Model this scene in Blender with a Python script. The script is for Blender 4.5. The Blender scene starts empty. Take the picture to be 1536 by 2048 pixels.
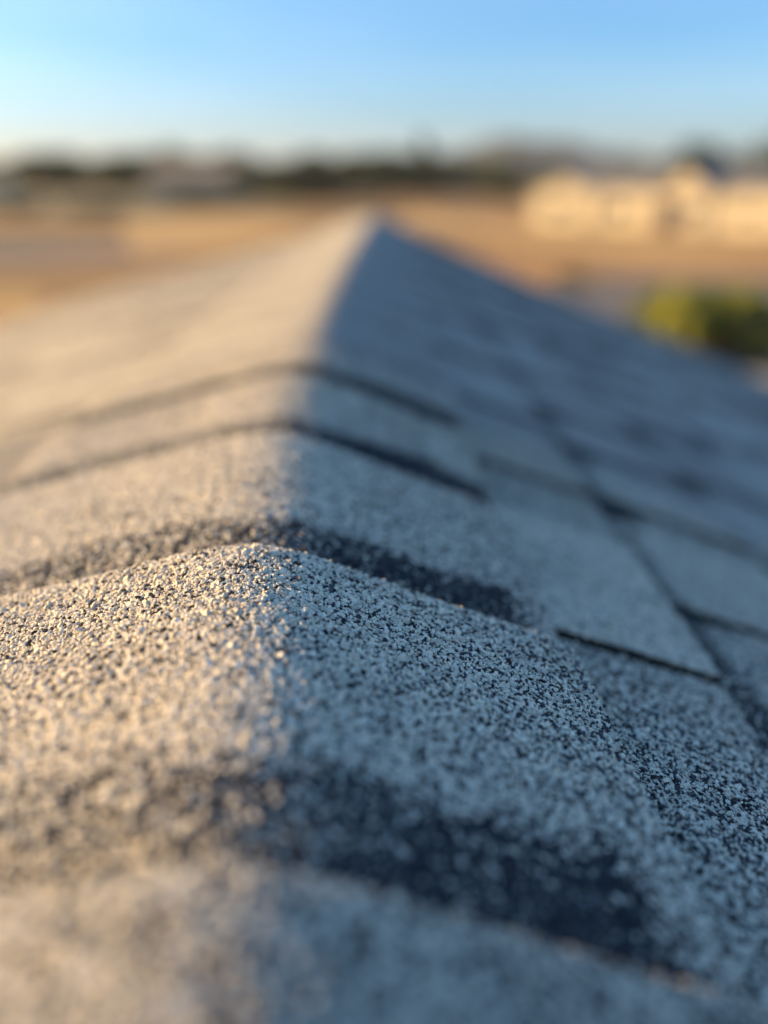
import bpy, math, random
import numpy as np
from mathutils import Vector, Matrix

rng = np.random.default_rng(7)
random.seed(7)
sc = bpy.context.scene
COL = sc.collection

# ------------------------------------------------------------------ camera
TILT = math.radians(23.3)
FPX = 1538.0
cam_d = bpy.data.cameras.new('camera')
cam = bpy.data.objects.new('camera', cam_d)
COL.objects.link(cam)
sc.camera = cam
cam.location = (0, 0, 0)
cam.rotation_euler = (math.radians(90) - TILT, 0, 0)
cam_d.sensor_fit = 'VERTICAL'
cam_d.sensor_height = 36
cam_d.lens = 36 * FPX / 2048
cam_d.clip_start = 0.01
cam_d.clip_end = 9000
cam_d.dof.use_dof = True
cam_d.dof.focus_distance = 0.258
cam_d.dof.aperture_fstop = 2.05
cam_d.dof.aperture_blades = 0

# ------------------------------------------------------------------ sky, sun, exposure
SUN_EL = math.radians(15.3)
SUN_AZ = math.radians(-81)          # 0 = straight ahead (+Y), negative = left
world = bpy.data.worlds.new('World')
sc.world = world
world.use_nodes = True
wn = world.node_tree.nodes; wl = world.node_tree.links
wn.clear()
w_out = wn.new('ShaderNodeOutputWorld')
w_bg = wn.new('ShaderNodeBackground')
sky = wn.new('ShaderNodeTexSky')
sky.sky_type = 'NISHITA'
sky.sun_disc = False
sky.sun_elevation = SUN_EL
sky.sun_rotation = SUN_AZ
sky.altitude = 0
sky.air_density = 1.0
sky.dust_density = 1.6
sky.ozone_density = 6.0
w_bg.inputs['Strength'].default_value = 0.103
w_hs = wn.new('ShaderNodeHueSaturation')
w_hs.inputs['Saturation'].default_value = 1.07
w_hs.inputs['Hue'].default_value = 0.494
# thin streaks of high cloud
w_tc = wn.new('ShaderNodeTexCoord'); w_mp = wn.new('ShaderNodeMapping')
w_mp.inputs['Rotation'].default_value = (0, math.radians(4), 0)
w_mp.inputs['Scale'].default_value = (0.9, 0.9, 11)
w_nz = wn.new('ShaderNodeTexNoise'); w_nz.inputs['Scale'].default_value = 1.6; w_nz.inputs['Detail'].default_value = 4
w_mr = wn.new('ShaderNodeMapRange')
w_mr.inputs['From Min'].default_value = 0.42; w_mr.inputs['From Max'].default_value = 0.70
w_mr.inputs['To Min'].default_value = 0.0; w_mr.inputs['To Max'].default_value = 0.15
w_mx = wn.new('ShaderNodeMix'); w_mx.data_type = 'RGBA'
w_mx.inputs[7].default_value = (3.6, 4.3, 5.0, 1)
wl.new(w_tc.outputs['Generated'], w_mp.inputs[0]); wl.new(w_mp.outputs[0], w_nz.inputs['Vector'])
wl.new(w_nz.outputs['Fac'], w_mr.inputs[0]); wl.new(w_mr.outputs[0], w_mx.inputs[0])
wl.new(sky.outputs[0], w_hs.inputs['Color']); wl.new(w_hs.outputs[0], w_mx.inputs[6]); wl.new(w_mx.outputs[2], w_bg.inputs[0]); wl.new(w_bg.outputs[0], w_out.inputs[0])

sun_d = bpy.data.lights.new('sun', 'SUN')
sun_d.energy = 4.4
sun_d.angle = math.radians(0.53)
sun_d.color = (1.0, 0.62, 0.17)
sun = bpy.data.objects.new('sun', sun_d)
COL.objects.link(sun)
SUN_DIR = Vector((math.sin(SUN_AZ) * math.cos(SUN_EL), math.cos(SUN_AZ) * math.cos(SUN_EL), math.sin(SUN_EL)))
sun.rotation_euler = SUN_DIR.to_track_quat('Z', 'Y').to_euler()

sc.view_settings.view_transform = 'Standard'
sc.view_settings.look = 'None'
sc.view_settings.gamma = 1.0
sc.view_settings.use_curve_mapping = False
sc.view_settings.exposure = 1.45
sc.render.engine = 'CYCLES'

sc.cycles.max_bounces = 5
sc.cycles.use_denoising = True

# ------------------------------------------------------------------ helpers
GZ = -4.0                                    # ground level below the camera


def pt(px, py, dist):
    """direction of a pixel of the 1536x2048 photograph, at a forward distance dist (m)"""
    a = (px - 768) / FPX
    b = (1024 - py) / FPX
    d = Vector((a, math.cos(TILT) + b * math.sin(TILT), -math.sin(TILT) + b * math.cos(TILT)))
    return d * (dist / d.y)


def gpt(px, py):
    a = (px - 768) / FPX
    b = (1024 - py) / FPX
    d = Vector((a, math.cos(TILT) + b * math.sin(TILT), -math.sin(TILT) + b * math.cos(TILT)))
    return d * (GZ / d.z)


def link(name, me, mat=None, parent=None, kind=None):
    if mat is not None:
        me.materials.append(mat)
    o = bpy.data.objects.new(name, me)
    COL.objects.link(o)
    if parent is not None:
        o.parent = parent
    if kind:
        o['kind'] = kind
    return o


def tag(o, label, cat, group=None):
    o['label'] = label
    o['category'] = cat
    if group:
        o['group'] = group
    return o


def empty(name, loc, label, cat, rz=0, group=None):
    o = bpy.data.objects.new(name, None)
    COL.objects.link(o)
    o.location = loc
    o.rotation_euler = (0, 0, rz)
    return tag(o, label, cat, group)


class MB:
    def __init__(self):
        self.v = []; self.f = []

    def quad(self, *p):
        n = len(self.v)
        self.v += [tuple(q) for q in p]
        self.f.append(tuple(range(n, n + len(p))))

    def box(self, x0, x1, y0, y1, z0, z1):
        n = len(self.v)
        self.v += [(x, y, z) for z in (z0, z1) for y in (y0, y1) for x in (x0, x1)]
        for q in ((0, 2, 3, 1), (4, 5, 7, 6), (0, 1, 5, 4), (2, 6, 7, 3), (0, 4, 6, 2), (1, 3, 7, 5)):
            self.f.append(tuple(n + i for i in q))
        return self

    def tube(self, a, b, r0, r1, seg=8):
        a = Vector(a); b = Vector(b)
        d = (b - a).normalized()
        s = d.orthogonal().normalized(); t = d.cross(s)
        n = len(self.v)
        for p, r in ((a, r0), (b, r1)):
            for i in range(seg):
                an = 2 * math.pi * i / seg
                self.v.append(tuple(p + (s * math.cos(an) + t * math.sin(an)) * r))
        for i in range(seg):
            j = (i + 1) % seg
            self.f.append((n + i, n + j, n + seg + j, n + seg + i))
        self.f.append(tuple(n + seg + i for i in range(seg)))
        return self

    def mesh(self, name, smooth=False):
        me = bpy.data.meshes.new(name)
        me.from_pydata(self.v, [], self.f)
        if smooth:
            me.polygons.foreach_set('use_smooth', [True] * len(me.polygons))
        me.update()
        return me


# ------------------------------------------------------------------ materials
def new_mat(name, rough=0.9, spec=0.25):
    m = bpy.data.materials.new(name)
    m.use_nodes = True
    nt = m.node_tree
    b = nt.nodes['Principled BSDF']
    b.inputs['Roughness'].default_value = rough
    b.inputs['Specular IOR Level'].default_value = spec
    return m, nt, b


def ramp(nt, stops):
    r = nt.nodes.new('ShaderNodeValToRGB')
    el = r.color_ramp.elements
    while len(el) > 1:
        el.remove(el[-1])
    el[0].position = stops[0][0]; el[0].color = (*stops[0][1], 1)
    for p, c in stops[1:]:
        e = el.new(p); e.color = (*c, 1)
    return r


def noise_mat(name, c1, c2, scale, rough=0.9, detail=5, bump=0.0, c3=None, spec=0.25):
    m, nt, b = new_mat(name, rough, spec)
    tc = nt.nodes.new('ShaderNodeTexCoord')
    n = nt.nodes.new('ShaderNodeTexNoise')
    n.inputs['Scale'].default_value = scale
    n.inputs['Detail'].default_value = detail
    nt.links.new(tc.outputs['Object'], n.inputs['Vector'])
    st = [(0.32, c1), (0.68, c2)] if c3 is None else [(0.28, c1), (0.5, c2), (0.72, c3)]
    r = ramp(nt, st)
    nt.links.new(n.outputs['Fac'], r.inputs[0])
    nt.links.new(r.outputs[0], b.inputs['Base Color'])
    if bump:
        bp = nt.nodes.new('ShaderNodeBump')
        bp.inputs['Strength'].default_value = bump
        nt.links.new(n.outputs['Fac'], bp.inputs['Height'])
        nt.links.new(bp.outputs[0], b.inputs['Normal'])
    return m


def shingle_material():
    m, nt, b = new_mat('granulated_asphalt', 0.85, 0.2)
    N, L = nt.nodes, nt.links
    tc = N.new('ShaderNodeTexCoord')
    vo = N.new('ShaderNodeTexVoronoi'); vo.inputs['Scale'].default_value = 850
    L.new(tc.outputs['Object'], vo.inputs['Vector'])
    at = N.new('ShaderNodeAttribute'); at.attribute_name = 'dark'
    sep = N.new('ShaderNodeSeparateColor'); L.new(vo.outputs['Color'], sep.inputs[0])
    # granule kinds drawn per cell: dark when random < share of dark granules
    nz = N.new('ShaderNodeTexNoise'); nz.inputs['Scale'].default_value = 28; nz.inputs['Detail'].default_value = 3
    L.new(tc.outputs['Object'], nz.inputs['Vector'])
    mr = N.new('ShaderNodeMapRange')
    mr.inputs['From Min'].default_value = 0.3; mr.inputs['From Max'].default_value = 0.7
    mr.inputs['To Min'].default_value = -0.10; mr.inputs['To Max'].default_value = 0.10
    L.new(nz.outputs['Fac'], mr.inputs[0])
    ad = N.new('ShaderNodeMath'); ad.operation = 'ADD'
    L.new(at.outputs['Fac'], ad.inputs[0]); L.new(mr.outputs[0], ad.inputs[1])
    lt = N.new('ShaderNodeMath'); lt.operation = 'LESS_THAN'
    L.new(sep.outputs[0], lt.inputs[0]); L.new(ad.outputs[0], lt.inputs[1])
    light = ramp(nt, [(0.0, (0.30, 0.275, 0.235)), (0.5, (0.43, 0.395, 0.335)), (1.0, (0.58, 0.53, 0.45))])
    L.new(sep.outputs[1], light.inputs[0])
    mx = N.new('ShaderNodeMix'); mx.data_type = 'RGBA'
    L.new(lt.outputs[0], mx.inputs[0]); L.new(light.outputs[0], mx.inputs[6])
    mx.inputs[7].default_value = (0.035, 0.036, 0.04, 1)
    ab = N.new('ShaderNodeAttribute'); ab.attribute_name = 'bed'      # asphalt tone under the granules, darkened to stand for gap shadows
    mb_ = N.new('ShaderNodeMix'); mb_.data_type = 'RGBA'
    L.new(ab.outputs['Fac'], mb_.inputs[0]); L.new(mx.outputs[2], mb_.inputs[6])
    mb_.inputs[7].default_value = (0.12, 0.112, 0.10, 1)
    L.new(mb_.outputs[2], b.inputs['Base Color'])
    bp = N.new('ShaderNodeBump'); bp.inputs['Strength'].default_value = 0.7; bp.inputs['Distance'].default_value = 0.001
    bp.invert = True
    L.new(vo.outputs['Distance'], bp.inputs['Height']); L.new(bp.outputs[0], b.inputs['Normal'])
    return m


def bed_material():
    m, nt, b = new_mat('asphalt_bed', 0.8, 0.25)
    N, L = nt.nodes, nt.links
    tc = N.new('ShaderNodeTexCoord')
    nz = N.new('ShaderNodeTexNoise'); nz.inputs['Scale'].default_value = 900
    L.new(tc.outputs['Object'], nz.inputs['Vector'])
    r = ramp(nt, [(0.35, (0.022, 0.022, 0.025)), (0.7, (0.07, 0.068, 0.07))])
    L.new(nz.outputs['Fac'], r.inputs[0]); L.new(r.outputs[0], b.inputs['Base Color'])
    return m


def granule_material():
    m, nt, b = new_mat('mineral_granule', 0.9, 0.12)
    at = nt.nodes.new('ShaderNodeAttribute'); at.attribute_type = 'INSTANCER'; at.attribute_name = 'gcol'
    nt.links.new(at.outputs['Color'], b.inputs['Base Color'])
    return m


M_SH = shingle_material()
M_BED = bed_material()
M_GR = granule_material()
M_ASPH_EDGE = noise_mat('asphalt_cut_edge', (0.012, 0.010, 0.009), (0.045, 0.035, 0.028), 300, 0.7)
M_WOOD = noise_mat('weathered_fascia', (0.30, 0.27, 0.23), (0.42, 0.39, 0.34), 6)
M_WALL = noise_mat('stucco', (0.42, 0.38, 0.31), (0.50, 0.45, 0.37), 12)

# ------------------------------------------------------------------ roof surface functions
PL, PR = 0.265, 0.392
APEX = -0.128
RW = 0.020
Y0, Y1 = -0.75, 3.3
XE = 3.0                                      # half span
EXPO = 0.143
CAP_L, CAP_R = 0.178, 0.121


def fold_x(Y):
    return np.interp(Y, [-1, 0.0, 0.11, 0.25, 0.40, 0.55, 0.75, 1.3, 3.3],
                     [-0.026, -0.028, -0.032, -0.046, -0.057, -0.060, -0.063, -0.062, -0.040])


def roof_z(X, Y):
    x = X - fold_x(Y)
    a = (PR - PL) / 2; c = (PR + PL) / 2
    w = np.interp(Y, [0, 0.5, 1.2], [RW, RW * 0.9, RW * 0.5])
    z = APEX - (a * x + c * (np.sqrt(x * x + w * w) - RW))
    # sheathing that is not quite flat
    z = z + 0.0035 * np.sin(X * 5.1 + Y * 2.3) * np.clip(np.abs(x) * 3 - 0.3, 0, 1) \
          + 0.003 * np.sin(Y * 4.4 + X * 1.7 + 1.0) * np.clip(np.abs(x) * 3 - 0.3, 0, 1)
    return z


def smooth(a, b, x):
    t = np.clip((x - a) / (b - a), 0, 1)
    return t * t * (3 - 2 * t)


_ph = rng.uniform(0, 6.28, (8, 3)); _fr = rng.normal(0, 1, (8, 2))


def wob(X, Y, f, k=0):
    s = 0
    for i in range(8):
        s = s + np.sin((X * _fr[(i + k) % 8, 0] + Y * _fr[i, 1]) * f + _ph[i, k % 3])
    return s / 8 * 1.6


CAP_EDGES = [0.110 + EXPO * k for k in range(-6, 2)] + [0.386, 0.517] + [0.655 + EXPO * k for k in range(0, 19)]
CAP_EDGES = [y for y in CAP_EDGES if y < Y1 + 0.02]
CAP_EDGES[-1] = Y1 + 0.012
CAP_JIT = {k: rng.uniform(-0.004, 0.004, 3) for k in range(len(CAP_EDGES))}


def cap_lift(X, Y, k):
    ye = CAP_EDGES[k]
    y0 = CAP_EDGES[k - 1] if k else ye - EXPO
    t = np.clip((Y - y0) / (ye - y0), -0.2, 1)
    r = np.clip(t, 0, 1)
    tilt = CAP_JIT[k][1]
    l = -0.0055 + 0.0118 * r ** 1.15 + np.minimum(t, 0) * 0.006
    l = l - 0.0018 * smooth(ye - 0.008, ye, Y) ** 1.6           # lip rolls down
    l = l + 0.0011 * wob(X, Y, 22, k) + tilt * 0.15 * r
    x = X - fold_x(Y)
    # side edges lie down on the field
    l = l - 0.002 * smooth(CAP_R - 0.02, CAP_R, x) - 0.002 * smooth(CAP_L - 0.02, CAP_L, -x)
    # soft hump of the folded mat
    l = l + 0.0022 * np.exp(-(x / 0.05) ** 2) * r
    return l * 0.62 - 0.001 if k > NEAR_BAND + 2 else l


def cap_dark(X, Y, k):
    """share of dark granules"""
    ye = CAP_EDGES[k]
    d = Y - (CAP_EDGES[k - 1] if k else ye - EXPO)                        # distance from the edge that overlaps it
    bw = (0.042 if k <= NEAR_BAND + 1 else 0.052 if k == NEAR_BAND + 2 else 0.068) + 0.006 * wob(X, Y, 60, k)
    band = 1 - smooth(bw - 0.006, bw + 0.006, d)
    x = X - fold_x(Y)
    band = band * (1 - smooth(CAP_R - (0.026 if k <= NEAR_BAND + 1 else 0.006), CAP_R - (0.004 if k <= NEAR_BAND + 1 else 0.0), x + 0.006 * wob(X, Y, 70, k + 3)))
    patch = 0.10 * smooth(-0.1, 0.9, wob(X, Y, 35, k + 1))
    side = 0.17 * smooth(-0.03, 0.08, x)  # more dark granules on the shaded slope: its shade put into the tone
    bandw = (0.40 if k <= NEAR_BAND + 1 else 0.46 if k == NEAR_BAND + 2 else 0.70 if k == NEAR_BAND + 3 else 0.22) + (0.26 if k <= NEAR_BAND + 2 else 0.05) * smooth(-0.05, 0.04, x)  # dark granule band, weighted up on the shaded slope to deepen its shade
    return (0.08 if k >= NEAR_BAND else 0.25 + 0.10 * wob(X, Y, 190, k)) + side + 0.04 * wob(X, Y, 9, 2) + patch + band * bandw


NEAR_BAND = min(range(len(CAP_EDGES)), key=lambda k: abs(CAP_EDGES[k] - 0.253))


def grid_mesh(name, xs_fn, ys, zfn, thick, darkfn, bed=False):
    """heightfield patch with side walls; xs_fn(y)-> array of X"""
    rows = [np.asarray(xs_fn(y)) for y in ys]
    nx, ny = len(rows[0]), len(ys)
    X = np.array(rows); Y = np.repeat(np.asarray(ys)[:, None], nx, 1)
    Z = zfn(X, Y)
    top = np.stack([X, Y, Z], -1).reshape(-1, 3)
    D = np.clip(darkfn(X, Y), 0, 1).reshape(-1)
    faces = []
    for j in range(ny - 1):
        b = j * nx
        for i in range(nx - 1):
            faces.append((b + i, b + i + 1, b + nx + i + 1, b + nx + i))
    ntop = len(faces)
    loop = [i for i in range(nx)] + [j * nx + nx - 1 for j in range(1, ny)] + \
           [(ny - 1) * nx + i for i in range(nx - 2, -1, -1)] + [j * nx for j in range(ny - 2, 0, -1)]
    nb = len(top)
    low = top[loop].copy(); low[:, 2] -= thick
    n = len(loop)
    # the wall starts on its own copy of the rim, so its shading stays crisp
    rim = top[loop].copy()
    V = np.concatenate([top, rim, low])
    for i in range(n):
        j = (i + 1) % n
        faces.append((nb + j, nb + i, nb + n + i, nb + n + j))
    me = bpy.data.meshes.new(name)
    me.from_pydata(V.tolist(), [], faces)
    at = me.attributes.new('dark', 'FLOAT', 'POINT')
    at.data.foreach_set('value', np.concatenate([D, np.full(2 * n, 0.9)]).astype(np.float32))
    bedv = (1 - smooth(0.38, 0.56, V[:, 1])) if bed else np.zeros(len(V))
    at = me.attributes.new('bed', 'FLOAT', 'POINT')
    at.data.foreach_set('value', bedv.astype(np.float32))
    me.materials.append(M_SH)
    me.materials.append(M_ASPH_EDGE)
    mi = np.zeros(len(faces), np.int32); mi[ntop:] = 1
    dY = np.diff(Y[:, 0])[:, None]; dZ = np.abs(np.diff(Z, axis=0))
    cut = (dY < 0.0012) & ((dZ[:, :-1] + dZ[:, 1:]) / 2 > 0.0012) & (dY > 1e-6)
    mi[:ntop] = cut.ravel().astype(np.int32)
    me.polygons.foreach_set('material_index', mi)
    sm = np.ones(len(faces), bool); sm[ntop:] = False; sm[:ntop] = ~cut.ravel()
    me.polygons.foreach_set('use_smooth', sm)
    me.update()
    return me


# ------------------------------------------------------------------ granules (geometry nodes, one cloud per shingle)
def granule_group():
    ng = bpy.data.node_groups.new('granule_scatter', 'GeometryNodeTree')
    ng.interface.new_socket('Geometry', in_out='INPUT', socket_type='NodeSocketGeometry')
    ng.interface.new_socket('Geometry', in_out='OUTPUT', socket_type='NodeSocketGeometry')
    N, L = ng.nodes, ng.links
    gi = N.new('NodeGroupInput'); go = N.new('NodeGroupOutput')
    g2i = N.new('GeometryNodeGeometryToInstance')
    for s in range(5):
        ico = N.new('GeometryNodeMeshIcoSphere'); ico.inputs['Radius'].default_value = 0.5
        ico.inputs['Subdivisions'].default_value = 2
        pos = N.new('GeometryNodeInputPosition')
        no = N.new('ShaderNodeTexNoise'); no.noise_dimensions = '4D'
        no.inputs['W'].default_value = s * 3.7 + 0.5; no.inputs['Scale'].default_value = 1.7; no.inputs['Detail'].default_value = 1.5
        L.new(pos.outputs[0], no.inputs['Vector'])
        sub = N.new('ShaderNodeVectorMath'); sub.operation = 'SUBTRACT'; sub.inputs[1].default_value = (0.5, 0.5, 0.5)
        L.new(no.outputs['Color'], sub.inputs[0])
        mul = N.new('ShaderNodeVectorMath'); mul.operation = 'SCALE'; mul.inputs['Scale'].default_value = 1.5
        L.new(sub.outputs[0], mul.inputs[0])
        sp = N.new('GeometryNodeSetPosition')
        L.new(ico.outputs[0], sp.inputs['Geometry']); L.new(mul.outputs[0], sp.inputs['Offset'])
        smt = N.new('GeometryNodeSetMaterial'); smt.inputs['Material'].default_value = M_GR
        L.new(sp.outputs[0], smt.inputs[0])
        L.new(smt.outputs[0], g2i.inputs[0])
    iop = N.new('GeometryNodeInstanceOnPoints')
    L.new(gi.outputs[0], iop.inputs['Points']); L.new(g2i.outputs[0], iop.inputs['Instance'])
    iop.inputs['Pick Instance'].default_value = True
    rv = N.new('FunctionNodeRandomValue'); rv.data_type = 'INT'
    rv.inputs[4].default_value = 0; rv.inputs[5].default_value = 4
    L.new(rv.outputs[2], iop.inputs['Instance Index'])
    for nm, sock in (('rot', 'Rotation'), ('scl', 'Scale')):
        a = N.new('GeometryNodeInputNamedAttribute'); a.data_type = 'FLOAT_VECTOR'; a.inputs[0].default_value = nm
        L.new(a.outputs[0], iop.inputs[sock])
    L.new(iop.outputs[0], go.inputs[0])
    return ng


NG = granule_group()
PITCH = 0.00090
ZMAX = 0.68
total_granules = 0


def granules(parent, x0, x1, y0, y1, zfn, darkfn, inside=None):
    global total_granules
    nx = int((x1 - x0) / PITCH); ny = int((y1 - y0) / (PITCH * 0.9))
    if nx < 1 or ny < 1:
        return
    gx, gy = np.meshgrid(np.arange(nx), np.arange(ny))
    X = x0 + (gx + 0.5 * (gy % 2)) * PITCH; Y = y0 + gy * PITCH * 0.9
    X = (X + rng.uniform(-.45, .45, X.shape) * PITCH).ravel()
    Y = (Y + rng.uniform(-.45, .45, Y.shape) * PITCH).ravel()
    Z = zfn(X, Y)
    dep = Y * math.cos(TILT) - Z * math.sin(TILT)
    up = Y * math.sin(TILT) + Z * math.cos(TILT)
    keep = (dep > 0.05) & (dep < ZMAX)
    d = np.maximum(dep, .01)
    sx = X / d; sy = up / d
    keep &= (np.abs(sx) < 0.66) & (sy > -0.85)
    keep &= rng.uniform(0, 1, X.shape) > smooth(ZMAX - 0.25, ZMAX, dep)
    if inside is not None:
        keep &= inside(X, Y)
    X, Y, Z = X[keep], Y[keep], Z[keep]
    n = len(X)
    if n < 30:
        return
    e = 0.0006
    nxn = -(zfn(X + e, Y) - zfn(X - e, Y)) / (2 * e)
    nyn = -(zfn(X, Y + e) - zfn(X, Y - e)) / (2 * e)
    nrm = np.stack([nxn, nyn, np.ones(n)], -1)
    nrm = np.clip(nrm, -1.2, 1.2)
    nrm += rng.normal(0, 0.22, (n, 3)); nrm /= np.linalg.norm(nrm, axis=1)[:, None]
    a = rng.uniform(0, 2 * math.pi, n)
    ca, sa = np.cos(a), np.sin(a)
    px = ca * nrm[:, 0] + sa * nrm[:, 1]; py = -sa * nrm[:, 0] + ca * nrm[:, 1]
    rot = np.stack([-np.arcsin(np.clip(py, -1, 1)), np.arctan2(px, nrm[:, 2]), a], -1)
    size = np.clip(rng.lognormal(math.log(0.00106), 0.36, n), 0.0005, 0.0022)
    scl = np.stack([size * rng.uniform(.9, 1.25, n), size * rng.uniform(.75, 1.05, n), size * rng.uniform(.42, .68, n)], -1)
    share = np.clip(darkfn(X, Y), 0, 1)
    isd = rng.uniform(0, 1, n) < share
    base = rng.uniform(0.52, 0.90, n)
    tint = rng.normal(0, 0.018, n)
    col = np.stack([base * (1.0 + tint), base * 0.895, base * (0.715 - tint), np.ones(n)], -1)
    dk = rng.uniform(0.022, 0.085, n)
    dcol = np.stack([dk, dk * 1.02, dk * 1.12, np.ones(n)], -1)
    mid = isd & (rng.uniform(0, 1, n) < 0.16)
    col[isd] = dcol[isd]
    mb = rng.uniform(0.10, 0.2, n)
    col[mid] = np.stack([mb, mb * .93, mb * .85, np.ones(n)], -1)[mid]
    Zc = Z + size * 0.0 + rng.uniform(-0.0002, 0.0004, n)
    me = bpy.data.meshes.new('granules')
    me.vertices.add(n)
    me.vertices.foreach_set('co', np.stack([X, Y, Zc], -1).astype(np.float32).ravel())
    for nm, arr in (('rot', rot), ('scl', scl)):
        at = me.attributes.new(nm, 'FLOAT_VECTOR', 'POINT')
        at.data.foreach_set('vector', arr.astype(np.float32).ravel())
    at = me.attributes.new('gcol', 'FLOAT_COLOR', 'POINT')
    at.data.foreach_set('color', col.astype(np.float32).ravel())
    me.update()
    o = link('granules', me, M_GR, parent, 'stuff')
    md = o.modifiers.new('granules', 'NODES'); md.node_group = NG
    total_granules += n


# ------------------------------------------------------------------ the house whose ridge we look along
house = empty('house', (0, 0, GZ),
              'house roof with granulated grey shingles and a folded ridge cap filling the foreground', 'house')


def hpart(o):
    o.location.z = -GZ                          # children are written in world height
    return o


# deck, fascia, walls
ys = np.linspace(Y0, Y1, 20)
deck = grid_mesh('roof_deck', lambda y: np.concatenate([np.linspace(-XE, fold_x(y) - .2, 8), np.linspace(fold_x(y) - .17, fold_x(y) + .17, 17), np.linspace(fold_x(y) + .2, XE, 8)]),
                 ys, lambda X, Y: roof_z(X, Y) - 0.016, 0.02, lambda X, Y: X * 0 + 0.5)
deck.materials[0] = M_WOOD; deck.materials[1] = M_WOOD
hpart(link('roof_deck', deck, None, house))


def drop(x, y):
    return float(roof_z(np.array([x]), np.array([y]))[0])


for side, xe in ((-1, -XE), (1, XE)):
    z = drop(xe, 1.0)
    mb = MB(); mb.box(min(xe, xe - side * 0.03), max(xe, xe - side * 0.03), Y0, Y1, z - 0.24, z - 0.045)
    hpart(link('fascia', mb.mesh('fascia'), M_WOOD, house))
    for yy in (Y0, Y1):
        mb = MB()
        s = 1 if yy == Y1 else -1
        n = 10
        for i in range(n):
            xa = xe * i / n; xb = xe * (i + 1) / n
            za, zb = drop(xa, yy), drop(xb, yy)
            o_ = 0.028
            for q in ([(xa, yy - s * o_, za - .04), (xb, yy - s * o_, zb - .04), (xb, yy - s * o_, zb - .2), (xa, yy - s * o_, za - .2)],
                      [(xa, yy - s * .002, za - .04), (xb, yy - s * .002, zb - .04), (xb, yy - s * .002, zb - .2), (xa, yy - s * .002, za - .2)],
                      [(xa, yy - s * o_, za - .2), (xb, yy - s * o_, zb - .2), (xb, yy - s * .002, zb - .2), (xa, yy - s * .002, za - .2)]):
                mb.quad(*q)
        hpart(link('rake_board', mb.mesh('rake_board'), M_WOOD, house))
wt = drop(-XE + .35, 1)
wt2 = drop(XE - .35, 1)
mb = MB(); mb.box(-XE + .35, -XE + .5, Y0 + .3, Y1 - .3, GZ, wt - .05)
hpart(link('wall', mb.mesh('wall'), M_WALL, house))
mb = MB(); mb.box(XE - .5, XE - .35, Y0 + .3, Y1 - .3, GZ, wt2 - .05)
hpart(link('wall', mb.mesh('wall'), M_WALL, house))
for ya, yb in ((Y0 + .3, Y0 + .45), (Y1 - .45, Y1 - .3)):
    mb = MB()
    P = [(-XE + .5, GZ), (XE - .5, GZ), (XE - .5, drop(XE - .5, 1) - .05), (fold_x(1), drop(float(fold_x(1)), 1) - .07), (-XE + .5, drop(-XE + .5, 1) - .05)]
    mb.quad(*[(x, ya, z) for x, z in P]); mb.quad(*[(x, yb, z) for x, z in P][::-1])
    hpart(link('wall', mb.mesh('wall'), M_WALL, house))

# ridge cap shingles
for k, ye in enumerate(CAP_EDGES):
    near = 0.0 < ye < 1.05
    mid = ye < 1.6 and not near
    ny = 56 if near else 12
    nxs = 80 if near else 28
    jl, jr, jy = CAP_JIT[k]
    ys = np.linspace(ye - EXPO - 0.022, ye, ny)
    ys = np.concatenate([ys[:-1], [ye - 0.0035, ye - 0.0012, ye]]) if near else ys
    fx = (lambda jl, jr: (lambda y: np.linspace(fold_x(y) - CAP_L + jl, fold_x(y) + CAP_R + jr, nxs)))(jl, jr)
    zf = (lambda k: (lambda X, Y: roof_z(X, Y) + cap_lift(X, Y, k)))(k)
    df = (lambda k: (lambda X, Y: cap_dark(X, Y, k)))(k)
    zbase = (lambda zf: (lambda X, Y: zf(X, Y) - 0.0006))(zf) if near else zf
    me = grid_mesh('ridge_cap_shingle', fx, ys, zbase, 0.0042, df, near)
    o = hpart(link('ridge_cap_shingle', me, None, house))
    if near:
        f0, f1 = fold_x(ye - EXPO), fold_x(ye)
        ins = (lambda jl, jr: (lambda X, Y: (X > fold_x(Y) - CAP_L + jl) & (X < fold_x(Y) + CAP_R + jr)))(jl, jr)
        granules(o, min(f0, f1) - CAP_L - .005, max(f0, f1) + CAP_R + .005, ye - EXPO - 0.004, ye + 0.0002, zf, df, ins)

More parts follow.
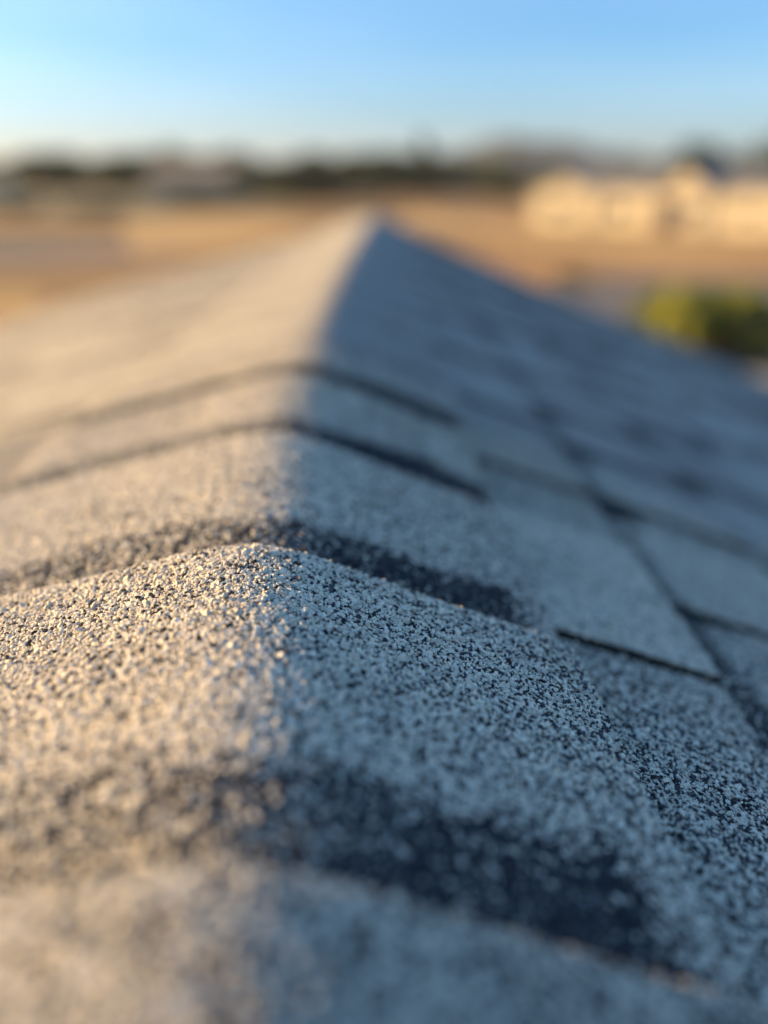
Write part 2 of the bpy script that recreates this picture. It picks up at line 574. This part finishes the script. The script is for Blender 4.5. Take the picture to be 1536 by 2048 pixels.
# field shingles: laminated, teeth on a lower mat
FIX_TEETH = {(1, 0): [(-0.10, 0.055), (0.284, 0.425), (0.515, 0.63), (0.70, 0.86)],
             (1, 1): [(0.02, 0.14), (0.215, 0.350), (0.366, 0.487), (0.535, 0.622), (0.672, 0.757), (0.82, 0.93)],
             (1, 2): [(-0.05, 0.07), (0.13, 0.26), (0.33, 0.44), (0.52, 0.68), (0.75, 0.86)]}
C0 = {1: 0.150, -1: -0.255}
PIT = {1: PR, -1: PL}
for side in (1, -1):
    step = 0.143 / math.sqrt(1 + PIT[side] ** 2)
    ncourse = int((XE - abs(C0[side])) / step) + 1
    for c in range(ncourse + 1):
        xb = C0[side] + side * c * step          # butt line
        xa = xb - side * step                    # where the course above covers it
        if c == ncourse:
            xb = side * (XE + 0.015)
        hw = abs(xb - xa)
        # teeth along the course
        if (side, c) in FIX_TEETH:
            teeth = [t for t in FIX_TEETH[(side, c)]]
            y = teeth[-1][1] + 0.06
        else:
            teeth = []
            y = Y0 - rng.uniform(0, .1)
        while y < Y1:
            w = rng.uniform(0.12, 0.28)
            teeth.append((y, y + w)); y += w + rng.uniform(0.04, 0.14)
        offs = (c * 0.37 + (0.1 if side > 0 else 0.55)) % 1.0
        cuts = [Y0 - .01] + [v for v in (Y0 + offs + j for j in range(0, 6)) if Y0 + .08 < v < Y1 - .08] + [Y1 + .012]
        for j in range(len(cuts) - 1):
            a, b = cuts[j] + 0.0008, cuts[j + 1] - 0.0008
            near = (c <= 4 and a < 0.9)
            drk = rng.uniform(-0.05, 0.08)
            tones = rng.uniform(-0.14, 0.18, len(teeth)) if side > 0 else rng.uniform(-0.05, 0.05, len(teeth))

            if (side, c) == (1, 0):
                tones = [0.16, -0.10, 0.02, -0.04] + [0.0] * (len(teeth) - 4)
            elif (side, c) == (1, 1):
                tones = [0.20, 0.10, -0.02, -0.05, 0.05] + [0.0] * (len(teeth) - 5)

            def tooth(X, Y, teeth=teeth, side=side, xa=xa, hw=hw):
                r = np.clip((X - xa) * side / hw, 0, 1)
                m = np.zeros_like(X)
                for t0, t1 in teeth:
                    sl = 0.0 * r
                    m = np.maximum(m, ((Y > t0 - sl) & (Y < t1 + sl)).astype(float))
                return m

            def zf(X, Y, side=side, xa=xa, hw=hw, tooth=tooth, c=c):
                r = (X - xa) * side / hw
                l = -0.0128 + 0.0045 * np.clip(r, -0.3, 1.1) + (0.0042 if side > 0 else 0.0022) * tooth(X, Y)
                return roof_z(X, Y) + l + 0.0004 * wob(X, Y, 30, c)

            def df(X, Y, side=side, xa=xa, hw=hw, tooth=tooth, c=c, drk=drk, teeth=teeth, tones=tones):
                tt = np.zeros_like(X)
                for (t0, t1), v in zip(teeth, tones):
                    tt = tt + v * ((Y > t0) & (Y < t1))
                r = (X - xa) * side / hw
                gap = 1 - tooth(X, Y)
                sh = 1 - smooth(0.26, 0.34, r + 0.03 * wob(X, Y, 60, c))
                return (0.20 if side > 0 else 0.16) + drk * 0.5 + tt + 0.08 * wob(X, Y, 16, c + 2) + ((1.0 if c < 4 else 0.75) if side > 0 else 0.3) * (gap * (0.14 + 0.66 * sh) + 0.42 * (1 - smooth(0.09, 0.17, r)))  # last term: shadow below the butt edge, put into the granule tone

            # rows: even spacing plus doubled lines at every tooth side so the step is a wall
            stepy = 0.006 if near else (0.03 if b < 1.8 and c < 9 else 0.08)
            rows = set(np.round(np.arange(a, b, stepy), 5).tolist() + [round(a, 5), round(b, 5)])
            for t0, t1 in teeth:
                for tt, s in ((t0, -1), (t1, 1)):
                    for e in ((-0.0004, 0.0004) if True else ()):
                        v = tt + e + 0 * s
                        if a < v < b:
                            rows.add(round(v, 5))
            rows = sorted(rows)
            under = 0.02
            xs = np.linspace(xa - side * under, xb, 30 if near else 6)
            if side < 0:
                xs = xs[::-1]
            if c == 0:                           # reaches up beneath the ridge cap
                lo = -0.02 if side > 0 else -0.10
                xs = np.linspace(lo, xb, 36) if side > 0 else np.linspace(xb, lo, 36)
            zb = (lambda zf: (lambda X, Y: zf(X, Y) - 0.0006))(zf) if near else zf
            me = grid_mesh('shingle', (lambda xs: (lambda y: xs))(xs), rows, zb, 0.0035, df, near)
            o = hpart(link('shingle', me, None, house))
            if near:
                gx0, gx1 = min(xs[0], xs[-1]), max(xs[0], xs[-1])
                if c == 0:
                    gx0, gx1 = (0.055, xb) if side > 0 else (xb, -0.20)
                else:
                    gx0, gx1 = min(xa - side * .004, xb), max(xa - side * .004, xb)
                def ins(X, Y, teeth=teeth, xa=xa, hw=hw, side=side):
                    k_ = np.ones(X.shape, bool)
                    r = np.clip((X - xa) * side / hw, 0, 1)
                    for t0, t1 in teeth:
                        k_ &= ~((Y > t0 - 0.0018) & (Y < t0 + 0.0004)) | (rng.uniform(0, 1, X.shape) < 0.4)
                    return k_
                granules(o, gx0, gx1, a, min(b, 0.95), zf, df, ins)
print('granules', total_granules)

# ------------------------------------------------------------------ ground
def ground_material():
    m, nt, b = new_mat('dry_field', 0.95, 0.1)
    N, L = nt.nodes, nt.links
    tc = N.new('ShaderNodeTexCoord')
    mp = N.new('ShaderNodeMapping'); mp.inputs['Scale'].default_value = (0.022, 0.060, 1)
    L.new(tc.outputs['Object'], mp.inputs[0])
    n1 = N.new('ShaderNodeTexNoise'); n1.inputs['Scale'].default_value = 1.6; n1.inputs['Detail'].default_value = 6
    L.new(mp.outputs[0], n1.inputs['Vector'])
    r = ramp(nt, [(0.34, (0.13, 0.12, 0.06)), (0.46, (0.31, 0.20, 0.10)), (0.56, (0.46, 0.265, 0.115)), (0.68, (0.21, 0.16, 0.085))])
    L.new(n1.outputs['Fac'], r.inputs[0])
    n2 = N.new('ShaderNodeTexNoise'); n2.inputs['Scale'].default_value = 1.3; n2.inputs['Detail'].default_value = 8
    L.new(tc.outputs['Object'], n2.inputs['Vector'])
    mr = N.new('ShaderNodeMapRange'); mr.inputs['To Min'].default_value = 0.7; mr.inputs['To Max'].default_value = 1.3
    L.new(n2.outputs['Fac'], mr.inputs[0])
    mx = N.new('ShaderNodeVectorMath'); mx.operation = 'SCALE'
    L.new(r.outputs[0], mx.inputs[0]); L.new(mr.outputs[0], mx.inputs['Scale'])
    L.new(mx.outputs[0], b.inputs['Base Color'])
    bp = N.new('ShaderNodeBump'); bp.inputs['Strength'].default_value = 1.0; bp.inputs['Distance'].default_value = 0.25
    L.new(n2.outputs['Fac'], bp.inputs['Height']); L.new(bp.outputs[0], b.inputs['Normal'])
    return m


mb = MB()
mb.quad((-1900, -300, GZ), (1900, -300, GZ), (1900, 2300, GZ), (-1900, 2300, GZ))
link('ground', mb.mesh('ground'), ground_material(), None, 'structure')


def sheet(name, pts, z, mat, kind='structure'):
    mb = MB(); mb.quad(*[(p[0], p[1], GZ + z) for p in pts])
    return link(name, mb.mesh(name), mat, None, kind)


M_GRAVEL = noise_mat('gravel', (0.12, 0.105, 0.09), (0.20, 0.175, 0.15), 0.8, bump=0.3)
M_CONC = noise_mat('pale_concrete', (0.36, 0.34, 0.32), (0.46, 0.44, 0.42), 0.7)
M_GOLD = noise_mat('golden_grass', (0.42, 0.27, 0.09), (0.62, 0.42, 0.16), 2.0)
M_GOLDG = noise_mat('golden_stubble', (0.40, 0.25, 0.09), (0.60, 0.39, 0.16), 0.5)
sheet('golden_stubble', [gpt(265, 508), gpt(470, 496), gpt(640, 455), gpt(480, 432), gpt(240, 440)], 0.008, M_GOLDG)
sheet('golden_stubble', [gpt(-300, 640), gpt(60, 625), gpt(90, 585), gpt(-300, 570)], 0.008, M_GOLDG)
sheet('golden_stubble', [gpt(790, 445), gpt(1300, 520), gpt(1700, 510), gpt(1060, 458), gpt(830, 418)], 0.008, M_GOLDG)
M_OLIVE = noise_mat('olive_scrub', (0.07, 0.08, 0.035), (0.17, 0.16, 0.075), 2.5)
M_GREYG = noise_mat('sage_leaves', (0.12, 0.14, 0.10), (0.20, 0.22, 0.17), 2.5)
M_DARKG = noise_mat('dark_foliage', (0.022, 0.035, 0.016), (0.06, 0.08, 0.035), 1.2)
M_MIDG = noise_mat('mid_foliage', (0.04, 0.055, 0.022), (0.10, 0.115, 0.05), 1.2)
M_YELG = noise_mat('yellow_green_leaves', (0.12, 0.145, 0.025), (0.33, 0.32, 0.06), 1.3)
M_BARK = noise_mat('bark', (0.06, 0.045, 0.035), (0.14, 0.11, 0.09), 5)

sheet('driveway', [gpt(-260, 535), gpt(330, 520), gpt(420, 490), gpt(60, 482), gpt(-260, 486)], 0.004, M_GRAVEL)
sheet('gravel_yard', [gpt(1050, 640), gpt(1700, 640), gpt(1700, 556), gpt(1120, 548)], 0.004, M_GRAVEL)
sheet('patio', [gpt(1380, 860), gpt(1800, 860), gpt(1800, 690), gpt(1470, 690)], 0.008, M_CONC)


# ------------------------------------------------------------------ foliage
def crown_mesh(name, seed, n, rad, hgt, leaf, shape='round', base=0.0):
    r = np.random.default_rng(seed)
    nl = 9
    if shape == 'cone':
        cz = np.linspace(0.1, 0.95, nl) * hgt
        cr = rad * (1.02 - cz / hgt)
        lob = [(r.normal(0, .12) * rad, r.normal(0, .12) * rad, z, max(c, .12 * rad), hgt * .10) for z, c in zip(cz, cr)]
    else:
        lob = []
        for i in range(nl):
            a = r.uniform(0, 6.28); d = rad * r.uniform(.15, .62)
            lob.append((math.cos(a) * d, math.sin(a) * d, hgt * r.uniform(.28, .75), rad * r.uniform(.35, .55), hgt * r.uniform(.18, .28)))
    V = []; F = []
    for i in range(n):
        x, y, z, cr_, ch = lob[r.integers(nl)]
        d = r.normal(0, 1, 3); d /= np.linalg.norm(d); d *= r.uniform(.45, 1.05) ** .6
        p = np.array([x + d[0] * cr_, y + d[1] * cr_, z + d[2] * ch + base])
        u = r.normal(0, 1, 3); u /= np.linalg.norm(u)
        v = np.cross(u, r.normal(0, 1, 3)); v /= np.linalg.norm(v)
        s = leaf * r.uniform(.6, 1.4)
        k = len(V)
        V += [tuple(p - u * s), tuple(p + v * s * .6), tuple(p + u * s), tuple(p - v * s * .6)]
        F.append((k, k + 1, k + 2, k + 3))
    me = bpy.data.meshes.new(name); me.from_pydata(V, [], F); me.update()
    return me


CROWNS = {}


def tree(name, px, base_py, top_py, width_px, mat, label, cat='tree', shape='round', dist=None, seed=1, n=900, group=None):
    p = gpt(px, base_py) if dist is None else Vector((pt(px, 400, dist).x, dist, GZ))
    D = p.y
    topz = pt(px, top_py, D).z
    H = topz - GZ
    W = width_px / FPX * D * 1.08
    root = empty(name, (p.x, p.y, GZ), label, cat, random.uniform(0, 6), group)
    small = cat in ('bush', 'shrub')
    tr = MB()
    if small:
        for i in range(4):
            a = i * 1.6
            tr.tube((0, 0, -.05), (math.cos(a) * W * .2, math.sin(a) * W * .2, H * .5), H * .03, H * .012, 5)
        link('stem', tr.mesh('stem'), M_BARK, root)
        me = crown_mesh('foliage', seed, n, W / 2, H * .95, max(W, H) * .035, shape, 0.0)
        link('foliage', me, mat, root)
    else:
        tr.tube((0, 0, -.1), (0, 0, H * .35), H * .028, H * .02, 7)
        tr.tube((0, 0, H * .35), (H * .02, H * .01, H * .8), H * .02, H * .006, 6)
        for i in range(5):
            a = i * 1.3 + seed
            z = H * (.28 + .08 * i)
            tr.tube((0, 0, z), (math.cos(a) * W * .28, math.sin(a) * W * .28, z + H * .2), H * .010, H * .004, 5)
        link('trunk', tr.mesh('trunk'), M_BARK, root)
        b = H * (.10 if shape == 'cone' else .16)
        me = crown_mesh('crown', seed, n, W / 2, H - b, max(W, H) * .04, shape, b)
        link('crown', me, mat, root)
    return root


# far tree line: reads as one soft mass
def tree_line(name, x0, x1, dist, h0, h1, mat, n, seed):
    r = np.random.default_rng(seed)
    V = []; F = []
    for i in range(n):
        x = r.uniform(x0, x1)
        hh = h0 + (h1 - h0) * (0.5 + 0.5 * math.sin(x * .06 + seed) * math.sin(x * .17)) 
        z = GZ + hh * r.uniform(0, 1) ** .7
        y = dist + r.uniform(-6, 14)
        s = r.uniform(.5, 1.3)
        u = r.normal(0, 1, 3); u /= np.linalg.norm(u)
        v = np.cross(u, r.normal(0, 1, 3)); v /= np.linalg.norm(v)
        p = np.array([x, y, z]); k = len(V)
        V += [tuple(p - u * s), tuple(p + v * s * .8), tuple(p + u * s), tuple(p - v * s * .8)]
        F.append((k, k + 1, k + 2, k + 3))
    me = bpy.data.meshes.new(name); me.from_pydata(V, [], F); me.update()
    return link(name, me, mat, None, 'stuff')


tree_line('distant_woodland', -190, -20, 330, 7, 15, M_MIDG, 9000, 3)
tree_line('distant_woodland', -70, 40, 250, 5, 9, M_DARKG, 7000, 5)
tree_line('distant_woodland', 20, 330, 420, 8, 15, M_MIDG, 9000, 8)

sheet('scrubland', [gpt(-500, 430), gpt(300, 428), gpt(600, 412), gpt(640, 388), gpt(-200, 388)], 0.004,
      noise_mat('scrub_ground', (0.12, 0.115, 0.06), (0.26, 0.22, 0.12), 0.12))
tree('broadleaf_tree', 120, 412, 288, 150, M_DARKG, 'dark rounded tree at the far left of the horizon, above the pale barn', dist=150, seed=11, n=1300)
tree('broadleaf_tree', 245, 420, 298, 110, M_DARKG, 'narrow dark tree left of the low brown house', dist=140, seed=12)
tree('broadleaf_tree', 330, 400, 290, 150, M_MIDG, 'wide olive tree behind the left end of the low brown house', dist=225, seed=13)
tree('broadleaf_tree', 430, 400, 296, 150, M_MIDG, 'olive tree behind the right end of the low brown house', dist=230, seed=14)
tree('broadleaf_tree', 545, 396, 312, 190, M_DARKG, 'low spreading dark tree just right of the low brown house', dist=170, seed=15, n=1300)
tree('broadleaf_tree', 655, 396, 308, 150, M_DARKG, 'dark tree midway between the brown house and the far end of the roof ridge', dist=175, seed=16, n=1300)
tree('broadleaf_tree', 765, 396, 282, 180, M_DARKG, 'largest dark tree, straight above the far end of the roof ridge', dist=165, seed=17, n=2200)
tree('conifer_tree', 852, 396, 276, 110, M_DARKG, 'pointed conifer right of the largest dark tree', dist=160, shape='cone', seed=18, n=1500)
tree('broadleaf_tree', 915, 398, 306, 130, M_DARKG, 'dark tree behind the low slate shed', dist=215, seed=19)
tree('broadleaf_tree', 990, 398, 312, 110, M_MIDG, 'smaller olive tree between the slate shed and the peach house', dist=150, seed=20)
tree('broadleaf_tree', 1385, 430, 274, 130, M_DARKG, 'dark tree rising behind the middle gable of the peach house', dist=110, seed=21)
tree('broadleaf_tree', 1525, 430, 262, 130, M_MIDG, 'olive tree behind the peach house at the right edge of the photo', dist=110, seed=22)

# ------------------------------------------------------------------ hill
def hill(name, xc, dist, w, h, seed, mat):
    r = np.random.default_rng(seed)
    nx, ny = 40, 8
    V = []; F = []
    ph = r.uniform(0, 6, 4)
    for j in range(ny):
        for i in range(nx):
            u = i / (nx - 1) * 2 - 1; v = j / (ny - 1) * 2 - 1
            hh = h * max(0, (1 - u * u)) ** 1.2 * max(0, 1 - v * v) * (1 + .25 * math.sin(u * 5 + ph[0]) * .4 + .06 * math.sin(u * 17 + ph[1] + v * 3))
            V.append((xc + u * w, dist + v * w * .3, GZ - 1 + hh))
    for j in range(ny - 1):
        for i in range(nx - 1):
            a = j * nx + i
            F.append((a, a + 1, a + nx + 1, a + nx))
    me = bpy.data.meshes.new(name); me.from_pydata(V, [], F)
    me.polygons.foreach_set('use_smooth', [True] * len(F)); me.update()
    link(name, me, mat, None, 'structure')


M_HILL = noise_mat('hill_scrub', (0.045, 0.065, 0.065), (0.08, 0.10, 0.10), 0.02)
hill('hills', 235, 1250, 260, 62, 1, M_HILL)
hill('hills', 640, 1450, 380, 50, 4, M_HILL)


# ------------------------------------------------------------------ buildings
M_PEACH = noise_mat('peach_stucco', (0.36, 0.315, 0.25), (0.46, 0.40, 0.32), 0.9)
M_ROOFG = noise_mat('grey_roofing', (0.13, 0.14, 0.16), (0.20, 0.21, 0.23), 1.5)
M_BROWN = noise_mat('brown_siding', (0.26, 0.21, 0.16), (0.34, 0.28, 0.22), 1.0)
M_ROOFB = noise_mat('brown_roofing', (0.15, 0.13, 0.11), (0.22, 0.19, 0.16), 1.0)
M_SLATE = noise_mat('slate_paint', (0.06, 0.075, 0.10), (0.10, 0.12, 0.15), 1.0)
M_PALE = noise_mat('pale_siding', (0.50, 0.40, 0.24), (0.60, 0.48, 0.30), 1.0)
M_TRIM = noise_mat('white_trim', (0.66, 0.63, 0.58), (0.74, 0.71, 0.66), 2.0)
m_glass, _nt, _b = new_mat('window_glass', 0.08, 0.6); _b.inputs['Base Color'].default_value = (0.03, 0.035, 0.045, 1)
M_GLASS = m_glass
M_DOOR = noise_mat('dark_door', (0.05, 0.045, 0.06), (0.09, 0.08, 0.10), 2.0)


def block(root, x0, x1, y0, y1, h, rise, wallm, roofm, axis='x', over=0.35, z0=0.0):
    """gabled block: walls and roof, ridge along axis, as parts of root"""
    mb = MB()
    if axis == 'x':
        ym = (y0 + y1) / 2
        mb.quad((x0, y0, z0), (x1, y0, z0), (x1, y0, h), (x0, y0, h))
        mb.quad((x1, y1, z0), (x0, y1, z0), (x0, y1, h), (x1, y1, h))
        mb.quad((x0, y1, z0), (x0, y0, z0), (x0, y0, h), (x0, ym, h + rise), (x0, y1, h))
        mb.quad((x1, y0, z0), (x1, y1, z0), (x1, y1, h), (x1, ym, h + rise), (x1, y0, h))
    else:
        xm = (x0 + x1) / 2
        mb.quad((x0, y1, z0), (x0, y0, z0), (x0, y0, h), (x0, y1, h))
        mb.quad((x1, y0, z0), (x1, y1, z0), (x1, y1, h), (x1, y0, h))
        mb.quad((x0, y0, z0), (x1, y0, z0), (x1, y0, h), (xm, y0, h + rise), (x0, y0, h))
        mb.quad((x1, y1, z0), (x0, y1, z0), (x0, y1, h), (xm, y1, h + rise), (x1, y1, h))
    link('wall', mb.mesh('wall'), wallm, root)
    rb = MB(); t = 0.14
    if axis == 'x':
        ym = (y0 + y1) / 2; k = rise / (ym - y0); a, b = x0 - over, x1 + over
        e0 = (y0 - over, h - k * over + .02); e1 = (y1 + over, h - k * over + .02); c = (ym, h + rise + .02)
        f = lambda q, x, dz=0: (x, q[0], q[1] + dz)
    else:
        xm = (x0 + x1) / 2; k = rise / (xm - x0); a, b = y0 - over, y1 + over
        e0 = (x0 - over, h - k * over + .02); e1 = (x1 + over, h - k * over + .02); c = (xm, h + rise + .02)
        f = lambda q, y, dz=0: (q[0], y, q[1] + dz)
    for p, q in ((e0, c), (c, e1)):
        rb.quad(f(p, a, t), f(p, b, t), f(q, b, t), f(q, a, t))
        rb.quad(f(p, a), f(q, a), f(q, b), f(p, b))
        for xx in (a, b):
            rb.quad(f(p, xx), f(p, xx, t), f(q, xx, t), f(q, xx))
    for p in (e0, e1):
        rb.quad(f(p, a), f(p, b), f(p, b, t), f(p, a, t))
    link('roof', rb.mesh('roof'), roofm, root)


def window(root, x, y, z, w, h, name='window'):
    mb = MB(); f = .07
    for b in ((x, x + f, z, z + h), (x + w - f, x + w, z, z + h), (x + f, x + w - f, z, z + f), (x + f, x + w - f, z + h - f, z + h),
              (x + w / 2 - .025, x + w / 2 + .025, z + f, z + h - f)):
        mb.box(b[0], b[1], y - .05, y - .003, b[2], b[3])
    o = link(name, mb.mesh('window'), M_TRIM, root)
    g = MB(); g.box(x + f, x + w - f, y - .02, y - .004, z + f, z + h - f)
    link('pane', g.mesh('pane'), M_GLASS, o)


# peach house to the right
pA = gpt(1062, 452)
ang = math.radians(-45)
hs = empty('peach_house', (pA.x, pA.y, GZ), 'long low peach stucco house with grey roof and two gables in evening sun', 'house', ang)
block(hs, 0.8, 36, 0.2, 9, 3.4, 1.3, M_PEACH, M_ROOFG, 'x')
block(hs, 0.0, 6.6, -0.1, 6.5, 3.1, 1.2, M_PEACH, M_ROOFG, 'y')
block(hs, 12.3, 17.2, -0.1, 6.5, 3.3, 1.7, M_PEACH, M_ROOFG, 'y')
window(hs, 2.0, -0.1, 0.8, 2.2, 1.5)
window(hs, 8.2, 0.2, 0.9, 1.8, 1.3)
window(hs, 19.6, 0.2, 1.1, 1.2, 1.0)
window(hs, 15.3, -0.1, 1.0, 1.3, 1.2)
window(hs, 27.0, 0.2, 1.0, 1.5, 1.1)
mb = MB(); mb.box(12.7, 14.9, -0.16, -0.103, 0.05, 2.6)
dr = link('door', mb.mesh('door'), M_DOOR, hs)
mb = MB(); mb.box(14.65, 14.72, -0.22, -0.16, 1.1, 1.25); link('handle', mb.mesh('handle'), M_TRIM, dr)
mb = MB(); mb.box(9.0, 9.5, 5.2, 5.8, 4.0, 5.2); link('chimney', mb.mesh('chimney'), M_BROWN, hs)

# brown house to the left
pB = gpt(298, 396)
hb = empty('brown_house', (pB.x, pB.y, GZ), 'low brown house with a long roof beyond the field on the left', 'house', math.radians(-6))
block(hb, 0, 24, 0, 9, 5.2, 2.6, M_BROWN, M_BROWN, 'x')
for xw in (2, 7, 15):
    window(hb, xw, 0, 1.0, 1.6, 1.2)
mb = MB(); mb.box(11, 12, -.06, -.003, .05, 2.2); link('door', mb.mesh('door'), M_DOOR, hb)

# pale barn at the far left
pC = gpt(-90, 392)
hc = empty('pale_barn', (pC.x, pC.y, GZ), 'pale ochre barn cut by the left edge of the photo', 'barn', math.radians(-4))
block(hc, 0, 14, 0, 9, 3.6, 2.2, M_PALE, M_ROOFB, 'x')
mb = MB(); mb.box(5, 8.5, -.08, -.003, .05, 3.0); link('door', mb.mesh('door'), M_BROWN, hc)

# slate shed in the middle
pD = gpt(893, 392)
hd = empty('slate_shed', (pD.x, pD.y, GZ), 'small dark slate shed on the field right of the roof ridge end', 'shed', math.radians(12))
block(hd, 0, 6.5, 0, 5, 3.0, 1.4, M_SLATE, M_ROOFG, 'x')
mb = MB(); mb.box(2.4, 4.2, -.06, -.003, .05, 2.3); link('door', mb.mesh('door'), M_DOOR, hd)

# ------------------------------------------------------------------ shrubs
tree('shrub', 1375, 725, 538, 280, M_YELG, 'large yellow green bush beside the roof at the right', 'bush', seed=31, n=5000)
tree('shrub', 1510, 735, 600, 210, M_DARKG, 'dark green bush at the right edge, below the yellow green bush', 'bush', seed=32, n=3000)
tree('shrub', 1140, 566, 536, 70, M_OLIVE, 'low dark shrub beyond the right edge of the roof', 'shrub', seed=33)
tree('shrub', 30, 430, 392, 110, M_GREYG, 'grey green sagebrush at the left edge of the photo', 'shrub', seed=36)
tree('shrub', 190, 430, 396, 120, M_GREYG, 'grey green sagebrush left of the brown house', 'shrub', seed=37)
tree('shrub', 420, 415, 384, 170, M_OLIVE, 'long low olive shrub in front of the brown house', 'shrub', seed=38)
tree('shrub', 1020, 402, 372, 60, M_OLIVE, 'small olive shrub at the left corner of the peach house', 'shrub', seed=39)
tree('shrub', 600, 400, 362, 200, M_OLIVE, 'broad olive thicket left of the roof ridge end', 'shrub', seed=40, n=2000)

# ------------------------------------------------------------------ haze
HZ = 0.0002
hm = bpy.data.materials.new('haze_air'); hm.use_nodes = True
hn = hm.node_tree.nodes; hn.clear()
ho = hn.new('ShaderNodeOutputMaterial'); hv = hn.new('ShaderNodeVolumePrincipled')
hv.inputs['Color'].default_value = (0.93, 0.95, 0.97, 1)
hv.inputs['Density'].default_value = HZ
hv.inputs['Anisotropy'].default_value = 0.3
hm.node_tree.links.new(hv.outputs[0], ho.inputs['Volume'])
mb = MB(); mb.box(-1950, 1950, -350, 2350, GZ - 1, 66)
link('haze', mb.mesh('haze'), hm, None, 'stuff')
